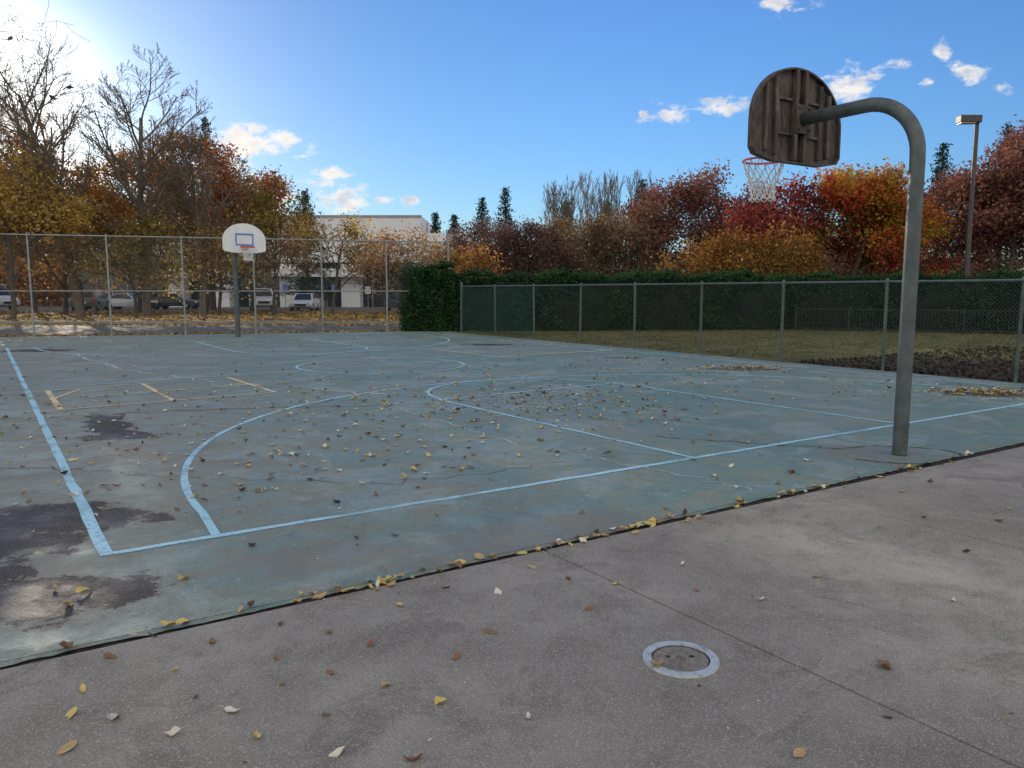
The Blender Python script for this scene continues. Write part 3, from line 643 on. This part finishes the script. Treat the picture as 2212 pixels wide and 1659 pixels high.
# ------------------------------------------------------------ cars
def car(name,label,loc,rz,paint,kind='sedan',rear=False):
    e=thing(name,label,'car',(loc[0],loc[1],.02),rz,'cars parked in the lot')
    if kind=='sedan': L,W,zs,hood,ws,r0,r1,rb,tr,zr=4.6,1.8,.55,.88,-1.15,-.35,.75,1.5,.98,1.43
    elif kind=='suv': L,W,zs,hood,ws,r0,r1,rb,tr,zr=4.7,1.9,.65,1.08,-1.25,-.6,1.85,2.2,1.1,1.75
    elif kind=='pickup': L,W,zs,hood,ws,r0,r1,rb,tr,zr=5.6,1.98,.75,1.15,-1.3,-.65,.75,.95,1.15,1.85
    else: L,W,zs,hood,ws,r0,r1,rb,tr,zr=5.4,2.0,.7,1.2,-2.0,-1.3,2.5,2.65,1.3,2.2
    h=L/2; gl=.28 if kind in('sedan',) else .38
    prof=[(-h+.12,gl),(-h,gl+.2),(-h+.02,zs+.1),(-h+.18,hood-.12),(ws,hood+.03),(rb,tr+.02),(h-.1,tr),(h,tr-.3),(h-.05,gl+.05)]
    wy=(-h+.85,h-.95); wr=.33 if kind=='sedan' else .39
    bot=[]
    for c in reversed(wy):
        for i in range(9):
            a=math.pi*i/8; bot.append((c+ (wr+.07)*math.cos(a),gl+max(0,(wr+.07)*math.sin(a)-.0)))
    prof=prof+bot
    n=len(prof); V=[(-W/2*(.9 if z>zs+.2 else 1),y,z) for y,z in prof]+[(W/2*(.9 if z>zs+.2 else 1),y,z) for y,z in prof]
    F=[tuple(range(n)),tuple(range(2*n-1,n-1,-1))]+[(i,i+n,(i+1)%n+n,(i+1)%n) for i in range(n)]
    body=part('body',e,V,F,paint,bevel=.03)
    w0,w1=W/2*.9,W/2*.72; zb=hood
    V=[(-w0,ws,zb),(w0,ws,zb),(w0,rb,tr),(-w0,rb,tr),(-w1,r0,zr),(w1,r0,zr),(w1,r1,zr),(-w1,r1,zr)]
    part('cabin',body,V,[(4,5,6,7),(0,1,5,4),(1,2,6,5),(2,3,7,6),(3,0,4,7)],paint,bevel=.03)
    def win(q,off):
        c=sum((Vector(p) for p in q),Vector())/4; nrm=(Vector(q[1])-Vector(q[0])).cross(Vector(q[3])-Vector(q[0])).normalized()
        if nrm.dot(c-Vector((0,.2,(zb+zr)/2-.3)))<0: nrm=-nrm
        return [tuple(c+(Vector(p)-c)*.86+nrm*off) for p in q]
    part('windscreen',e,win([V[0],V[1],V[5],V[4]],.012),[(0,1,2,3)],MT['carglass']); part('rear_window',e,win([V[2],V[3],V[7],V[6]],.012),[(0,1,2,3)],MT['carglass'])
    for q in([V[1],V[2],V[6],V[5]],[V[3],V[0],V[4],V[7]]): part('side_window',e,win(q,.012),[(0,1,2,3)],MT['carglass'])
    for sx in(-1,1):
        for y in wy:
            g=G(); x=sx*(W/2-.12); g.tube([(x-.11,y,wr),(x-.09,y,wr),(x+.09,y,wr),(x+.11,y,wr)],[wr-.03,wr,wr,wr-.03],20)
            wh=g.part('wheel',e,MT['tyre']); g=G(); xx=x+sx*.112; g.tube([(xx,y,wr),(xx+sx*.012,y,wr)],[wr*.62,wr*.55],12); g.part('rim',wh,MT['rim'])
        g=G(); x=sx*(W/2-.28); g.box(x-.17,x+.17,-h-.012,-h+.1,zs+.02,zs+.17); g.part('headlight',e,MT['lampw'],bevel=.02)
        g=G(); x=sx*(W/2-.2); g.box(x-.13,x+.13,h-.1,h+.012,tr-.32,tr-.12); g.part('tail_light',e,MT['lampr'],bevel=.02)
        g=G(); x=sx*(W/2+.06); g.box(x-.09,x+.09,ws+.1,ws+.25,hood+.02,hood+.16); g.part('mirror',e,paint,bevel=.03)
    g=G(); g.box(-.45,.45,-h-.014,-h+.05,zs-.12,zs+.08); g.part('grille',e,MT['iron'],bevel=.01)
    g=G(); g.box(-W/2+.1,W/2-.1,-h-.02,-h+.05,gl+.0,gl+.09); g.part('bumper',e,MT['iron'],bevel=.01)
    g=G(); g.box(-.26,.26,h-.02,h+.014,gl+.28,gl+.42); g.part('number_plate',e,MT['white'])
    if kind=='pickup':
        g=G(); g.box(-W/2+.15,W/2-.15,1.0,h-.15,tr+.021,tr+.03); g.part('bed',e,MT['iron'])
    return e
cw=carpaint('white',(.72,.73,.75)); cs_=carpaint('silver',(.42,.44,.46)); cd=carpaint('dark',(.02,.022,.028)); cg=carpaint('greygreen',(.10,.115,.11)); cbl=carpaint('blue',(.05,.08,.14))
car('parked_car','white sedan parked facing the court',(-17.0,63.5),0.1,cw,'sedan')
car('parked_truck','white pickup truck parked beside the entrance',(-20.8,64.5),.35,cw,'pickup')
car('parked_car','dark grey green sport utility vehicle parked on lot',(-34.2,60.3+2.5),math.pi+.25,cg,'suv')
car('parked_car','silver sedan parked side on',(-34.0,68.5),1.5,cs_,'sedan')
car('parked_car','dark blue sedan parked under trees',(-38.2,71),1.4,cbl,'sedan')
car('parked_car','dark sedan parked near the hedge',(-8.8,62.8),.5,cd,'sedan')
car('parked_van','white van parked at the edge of lot',(-43.5,64),1.2,cw,'van')
car('parked_car','black sedan parked in shade',(-30.5,70),1.5,cd,'sedan')
def sign(X,Y,label,blue=True,h=1.9):
    e=thing('parking_sign',label,'sign',(X,Y,.02)); g=G(); g.tube([(0,0,0),(0,0,h+.3)],.03,8); g.part('post',e,MT['fpost'])
    g=G(); g.box(-.22,.22,-.05,-.035,h-.3,h+.28); g.part('panel',e,MT['bsq'] if blue else MT['white'],bevel=.004)
    if blue:
        g=G(); y=-.056
        pts=[(-.02+.10*math.cos(a),y,h-.08+.10*math.sin(a)) for a in [math.radians(150+i*12) for i in range(20)]]
        g.tube(pts,.012,4); g.tube([(-.03,y,h+.10),(-.02,y,h-.04),(.09,y,h-.05),(.14,y,h-.16)],.014,4); g.tube([(-.03,y,h+.15),(-.03,y,h+.19)],.026,8); g.part('wheelchair_symbol',e,MT['white'])
for X,Y in((-18.9,64.6),(-14.9,65),): sign(X,Y,'blue accessible parking sign on steel post')
sign(-11.3,60.8,'small white sign on post beside lot',False,1.7)
sign(-24.2,61,'small white sign on post beside tree',False,1.6)
# ------------------------------------------------------------ ground litter / grass
def litter(name,label,pts,size,mat,flat=.75,asp=.6,cat='leaves'):
    V,F=leaves_np(pts,size,flat=flat,asp=asp); o=obj(name,mesh_np(name,V,F),None,None,mat); o['kind']='stuff';o['label']=label;o['category']=cat
n=9000; x=rng.uniform(-45,3,n); y=rng.uniform(39.4,59.5,n); litter('verge_leaf_litter','yellow fallen leaves covering the grass verge',np.stack([x,y,np.full(n,.13)],1),.2,L_['litter'])
n=3500; u=rng.uniform(-25,19,n); d=np.abs(rng.normal(0,.35,n))+.05; litter('fence_leaf_litter','orange leaves gathered along the fence foot',np.stack([lf0.x+lfd.x*u-lfd.y*d,lf0.y+lfd.y*u+lfd.x*d,np.full(n,.02)],1),.12,L_['litter'])
n=1500; x=rng.uniform(-45,-5,n); y=rng.uniform(36.8,38.8,n); litter('kerb_leaf_litter','leaves gathered along the road kerb',np.stack([x,y,np.full(n,.0)],1),.15,L_['litter'])
n=26000; s=rng.uniform(14.6,34,n); t=rng.uniform(0,24,n)
P=np.stack([A0[0]+s*ES[0]+t*ET[0],A0[1]+s*ES[1]+t*ET[1],np.full(n,.02)],1); P=P[(P[:,1]<33)&(P[:,1]>18.5+rng.normal(0,1.5,n))]
litter('field_grass','patchy short grass on the field',P,.09,L_['grass'],.0,.25,'grass')
n=3500; s=rng.uniform(14.6,24,n); t=rng.uniform(-1,6,n); litter('soil_clods','dark clods of bare soil by the fence',np.stack([A0[0]+s*ES[0]+t*ET[0],A0[1]+s*ES[1]+t*ET[1],rng.uniform(-.01,.03,n)],1),.10,MT['dirt'],.1,.8,'soil')
# ------------------------------------------------------------ fallen leaves (individuals)
LM=[simple('yellow_leaf',(.46,.34,.09),(.60,.48,.18),25,.6,.3),simple('ochre_leaf',(.34,.23,.09),(.48,.36,.19),25,.65,.3),simple('brown_leaf',(.13,.08,.05),(.27,.17,.11),25,.8,.2),
    simple('pale_leaf',(.52,.48,.38),(.68,.64,.54),25,.6,.3),simple('dark_leaf',(.05,.032,.025),(.12,.075,.055),25,.8,.2),simple('russet_leaf',(.20,.095,.06),(.31,.16,.10),25,.7,.2)]
LW=[.24,.18,.22,.21,.10,.05]
LN=['yellow','ochre','brown','pale cream','dark brown','russet']
def leafgeo(L=1.,wd=.5,curl=.5,fold=.35,twist=.2,n=7):
    V=[];F=[]
    for i in range(n+1):
        f=i/n; w=wd/2*math.sin(math.pi*min(1,f*.93+.05))**.8*(1-.25*f) if 0<i<n else .006
        y=(f-.5)*L*(1-.12*curl); z=curl*.32*(2*f-1)**2*L; tw=twist*(f-.5)
        for k,x in enumerate((-w,-w*.5,0,w*.5,w)):
            zz=z+abs(x)*fold*(1+.4*math.sin(f*9+k))+x*tw; V.append((x,y,zz))
    for i in range(n):
        for k in range(4): F.append((i*5+k,i*5+k+1,(i+1)*5+k+1,(i+1)*5+k))
    g=G(); g.add(V,F); g.tube([(0,-.5*L*(1-.12*curl),curl*.32*L),(0,-.72*L,curl*.5*L+.03)],.012*L,4,False)
    zmin=min(v[2] for v in g.V)
    return [(x,y,z-zmin) for x,y,z in g.V],g.F
LG=[leafgeo(1,.56,.35,.3,.3),leafgeo(1,.50,.7,.5,.8),leafgeo(1,.62,.15,.2,-.4),leafgeo(1,.40,.5,.8,.5),leafgeo(1,.55,-.3,.45,1.),leafgeo(1,.5,.9,1.1,-1.2),leafgeo(.9,.66,.5,.9,1.4)]
meshes={}
for gi,(V,F) in enumerate(LG):
    for mi,m_ in enumerate(LM):
        me=bpy.data.meshes.new('leaf'); me.from_pydata(V,[],F); me.materials.append(m_); me.polygons.foreach_set('use_smooth',[True]*len(F)); meshes[gi,mi]=me
pos=[]
def inview(x,y): return abs(x)<y*.66 and y>1.9
while len(pos)<105:
    s=random.uniform(-.6,7.8) if random.random()<.5 else random.uniform(-.4,3.5); t=edge_t(s)+random.gauss(.03,.045); 
    pos.append((*C(s,t)[:2],.010,.072,'e'))
for p in [(-.24,3.16),(-.87,3.45),(-.72,2.7),(-.6,2.5),(-1.02,3.2),(-.35,2.45),(.05,2.72),(1.0,2.5),(1.72,4.18),(.63,3.12),(.98,3.95),(1.6,3.1),(.27,4.1),(-1.25,2.9),(-1.45,3.1),(-1.7,2.95),(-1.65,2.75),(-.85,2.35),(-1.6,2.5),(-1.3,2.35),
          (-.55,3.75),(-.1,3.95),(.1,4.3),(-.35,4.0),(1.3,3.85),(2.3,3.8),(2.8,4.6),(3.4,5.2),(4.2,6.2),(3.7,5.5),(2.9,5.3),(1.45,2.75),(-.5,2.95),(-.95,2.95),(-.12,3.45),(-.65,3.3),(-1.1,3.55),(.55,4.05),(2.5,5.1),(4.6,6.6),(3.1,6.0),(3.55,6.35),(1.0,4.35),
          (-1.5,2.7),(-1.2,2.6),(-.9,2.6),(-1.35,3.35),(-1.75,3.2),(-.3,2.85),(.4,3.7),(-.75,3.05),(-1.05,2.75)]:
    pos.append((p[0]+random.gauss(0,.02),p[1]+random.gauss(0,.02),.009,.062,'c'))
while len(pos)<300:
    r=random.random()
    if r<.2: s,t=random.gauss(1.3,.45),random.gauss(1.9,.6)
    elif r<.32: s,t=random.gauss(2.5,.5),random.gauss(1.1,.4)
    else: s,t=random.uniform(-1.8,6.5),random.uniform(-1.2,3.8)
    x,y,_=C(s,t); 
    if t>-1.22 and inview(x,y): pos.append((x,y,.006,.066,'k'))
for x,y,z,sz,w_ in pos:
    gi=random.randrange(len(LG)); mi=random.choices(range(6),LW if w_!='e' else [.33,.25,.22,.1,.05,.05])[0]
    o=bpy.data.objects.new('fallen_leaf',meshes[gi,mi]); col.objects.link(o); k=sz*random.uniform(.6,1.4)
    o.location=(x,y,z); o.scale=(k,k,k); o.rotation_euler=(random.gauss(0,.25),random.gauss(0,.25),random.uniform(0,6.28))
    o['label']=LN[mi]+' curled fallen leaf lying on the '+{'c':'concrete paving','e':'joint beside court','k':'painted court'}[w_]; o['category']='leaf'; o['group']='fallen leaves scattered on the ground'
Vs=[];Fs=[];mi_=[]
def addleaf(x,y,z,k):
    V,F=random.choice(LG); n=len(Vs); a=random.uniform(0,6.28); ca,sa=math.cos(a),math.sin(a)
    for p in V: Vs.append((x+k*(p[0]*ca-p[1]*sa),y+k*(p[0]*sa+p[1]*ca),z+k*p[2]))
    m=random.choices(range(6),LW)[0]
    for f in F: Fs.append(tuple(i+n for i in f)); mi_.append(m)
cnt=0
while cnt<1350:
    r=random.random()
    if r<.12: s,t=random.gauss(6.2,1.),random.gauss(3.9,.8)
    elif r<.24: s,t=random.gauss(4.,1.8),random.gauss(4.2,1.6)
    elif r<.80: s,t=random.uniform(-2,13.5),random.uniform(1.5,9)
    else: s,t=random.uniform(-2,14),random.uniform(6,21)
    if not(-3<s<14.2): continue
    x,y,_=C(s,t)
    if y<5: continue
    addleaf(x,y,.006,.070*random.uniform(.6,1.4)); cnt+=1
for i in range(500):
    s,t=random.uniform(-2,9),random.uniform(-4,5)
    x,y,_=C(s,t)
    if y>2.2: addleaf(x,y,.007,random.uniform(.010,.022))
for (cx,cy,rx,ry,n) in((4.77,15.96,.95,.4,190),(7.6,12.1,1.0,.55,420),(9.2,11.2,1.2,.5,300),(2.7,18.6,.4,.2,15)):
    for i in range(n): addleaf(cx+random.gauss(0,rx*.5),cy+random.gauss(0,ry*.5),.006+.03*random.random(),.08*random.uniform(.7,1.3))
me=bpy.data.meshes.new('leaves'); me.from_pydata(Vs,[],Fs); [me.materials.append(m_) for m_ in LM]; me.polygons.foreach_set('material_index',mi_)
o=bpy.data.objects.new('fallen_leaves',me); col.objects.link(o); o['kind']='stuff'; o['label']='scattered yellow and brown fallen leaves across the court'; o['category']='leaves'
# ------------------------------------------------------------ sky / sun / camera
SUN_AZ=math.radians(-33.5); SUN_EL=math.radians(10.5)
sv=Vector((math.sin(SUN_AZ)*math.cos(SUN_EL),math.cos(SUN_AZ)*math.cos(SUN_EL),math.sin(SUN_EL)))
w=bpy.data.worlds.new('World'); sc.world=w; w.use_nodes=True; nt=w.node_tree; nt.nodes.clear()
out=nt.nodes.new('ShaderNodeOutputWorld'); bg=nt.nodes.new('ShaderNodeBackground'); sky=nt.nodes.new('ShaderNodeTexSky')
sky.sky_type='NISHITA'; sky.sun_disc=False; sky.sun_elevation=SUN_EL; sky.sun_rotation=SUN_AZ; sky.ozone_density=3.; sky.dust_density=.35; sky.air_density=1.2
d=coord(nt,'Generated')
f_=1662.;p_=math.atan(199.5/1662)
CL=[(-17.7,10.0,3.3,1.4),(-19.5,9.0,2.6,1.4),(-12.8,7.9,1.5,.9),(-12.3,6.4,2.0,1.2),(-17.5,6.4,2.6,1.5),(-6.9,6.5,1.3,.42),(-9.4,6.5,.8,.4),(-32.2,10.2,3.6,1.6),(-34.,7.,3.5,2.),
    (22.3,13.4,2.5,1.4),(15.2,12.5,2.0,.7),(11.0,12.1,1.5,.85),(29.6,13.3,1.1,.6),(28.1,14.7,.5,.6),(18.5,18.6,1.6,.8),(31.4,12.2,.7,.45),(26.,14.3,.8,.4),(27.5,13.,.5,.35),(9.4,12.3,.4,.3)]
mm=None
for az,el,hw,hh in CL:
    az,el=math.radians(az),math.radians(el); r=Vector((math.cos(az),-math.sin(az),0)); fr=Vector((math.sin(az)*math.cos(el),math.cos(az)*math.cos(el),math.sin(el))); u=r.cross(fr)
    a=math_(nt,'DIVIDE',vmath(nt,'DOT_PRODUCT',d,tuple(r)),math.radians(hw)); 
    b_=math_(nt,'DIVIDE',vmath(nt,'DOT_PRODUCT',vmath(nt,'SUBTRACT',d,tuple(fr)),tuple(u)),math.radians(hh))
    q=math_(nt,'ADD',math_(nt,'MULTIPLY',a,a),math_(nt,'MULTIPLY',b_,b_)); mm=q if mm is None else math_(nt,'MINIMUM',mm,q)
mm=math_(nt,'SQRT',mm)
vs=vmath(nt,'MULTIPLY',d,(1,1,1.8)); nz=noise(nt,vs,30,8,.66,.3); nz2=noise(nt,vs,45,4,.6)
den=math_(nt,'ADD',math_(nt,'SUBTRACT',1.05,mm),math_(nt,'MULTIPLY',math_(nt,'SUBTRACT',nz,.5),4.6))
cm=mapr(nt,den,.02,1.0,0.,.95); cm=math_(nt,'MULTIPLY',cm,mapr(nt,mm,1.15,1.8,1.,0.))
sd=math_(nt,'MAXIMUM',vmath(nt,'DOT_PRODUCT',d,tuple(sv)),0.)
ccol=ramp(nt,math_(nt,'ADD',nz2,math_(nt,'MULTIPLY',math_(nt,'SUBTRACT',den,.6),-.12)),[(.32,(4.6,4.8,5.4)),(.55,(7.4,7.2,6.9))])
ccol=mixc(nt,mapr(nt,sd,.9,.99,0.,.6),ccol,(9.,8.2,7.2))
skc=mixc(nt,1.,sky.outputs[0],(.76,1.12,1.74),'MULTIPLY')
dk=math_(nt,'SUBTRACT',1.,math_(nt,'MULTIPLY',math_(nt,'POWER',sd,5.),.42)); dkn=vmath(nt,'SCALE',skc); nt.links.new(dk,dkn.node.inputs['Scale']); skc=dkn
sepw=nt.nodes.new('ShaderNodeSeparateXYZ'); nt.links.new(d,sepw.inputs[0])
bk=mapr(nt,sepw.outputs[1],.30,.0,0.,1.)  # unseen white cloud cover behind and above camera, added to brighten the ground
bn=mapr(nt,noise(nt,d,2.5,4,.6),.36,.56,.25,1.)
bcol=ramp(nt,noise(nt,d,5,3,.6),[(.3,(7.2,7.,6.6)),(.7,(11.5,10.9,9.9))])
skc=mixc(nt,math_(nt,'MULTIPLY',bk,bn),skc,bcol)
gl=math_(nt,'ADD',math_(nt,'MULTIPLY',math_(nt,'POWER',sd,300.),26.),math_(nt,'MULTIPLY',math_(nt,'POWER',sd,34.),2.2))
glc=vmath(nt,'SCALE',(1.,.93,.80)); nt.links.new(gl,glc.node.inputs['Scale'])
skc=mixc(nt,1.,skc,glc,'ADD')
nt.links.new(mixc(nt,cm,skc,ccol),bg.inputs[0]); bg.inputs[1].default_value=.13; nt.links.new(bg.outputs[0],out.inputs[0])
ld=bpy.data.lights.new('sun','SUN'); ld.energy=4.5; ld.angle=math.radians(.6); ld.color=(1,.86,.66); lo=bpy.data.objects.new('sun',ld); col.objects.link(lo); lo.rotation_euler=(-sv).to_track_quat('-Z','Y').to_euler(); lo.location=(0,0,30)
cd_=bpy.data.cameras.new('camera'); cam=bpy.data.objects.new('camera',cd_); col.objects.link(cam); cam.location=(0,0,1.6); cam.rotation_euler=(math.pi/2-p_,0,0)
cd_.sensor_width=36; cd_.lens=1662/2212*36; cd_.clip_end=5000; cd_.clip_start=.05; sc.camera=cam
sc.view_settings.view_transform='Standard'; sc.view_settings.look='None'; sc.view_settings.exposure=0
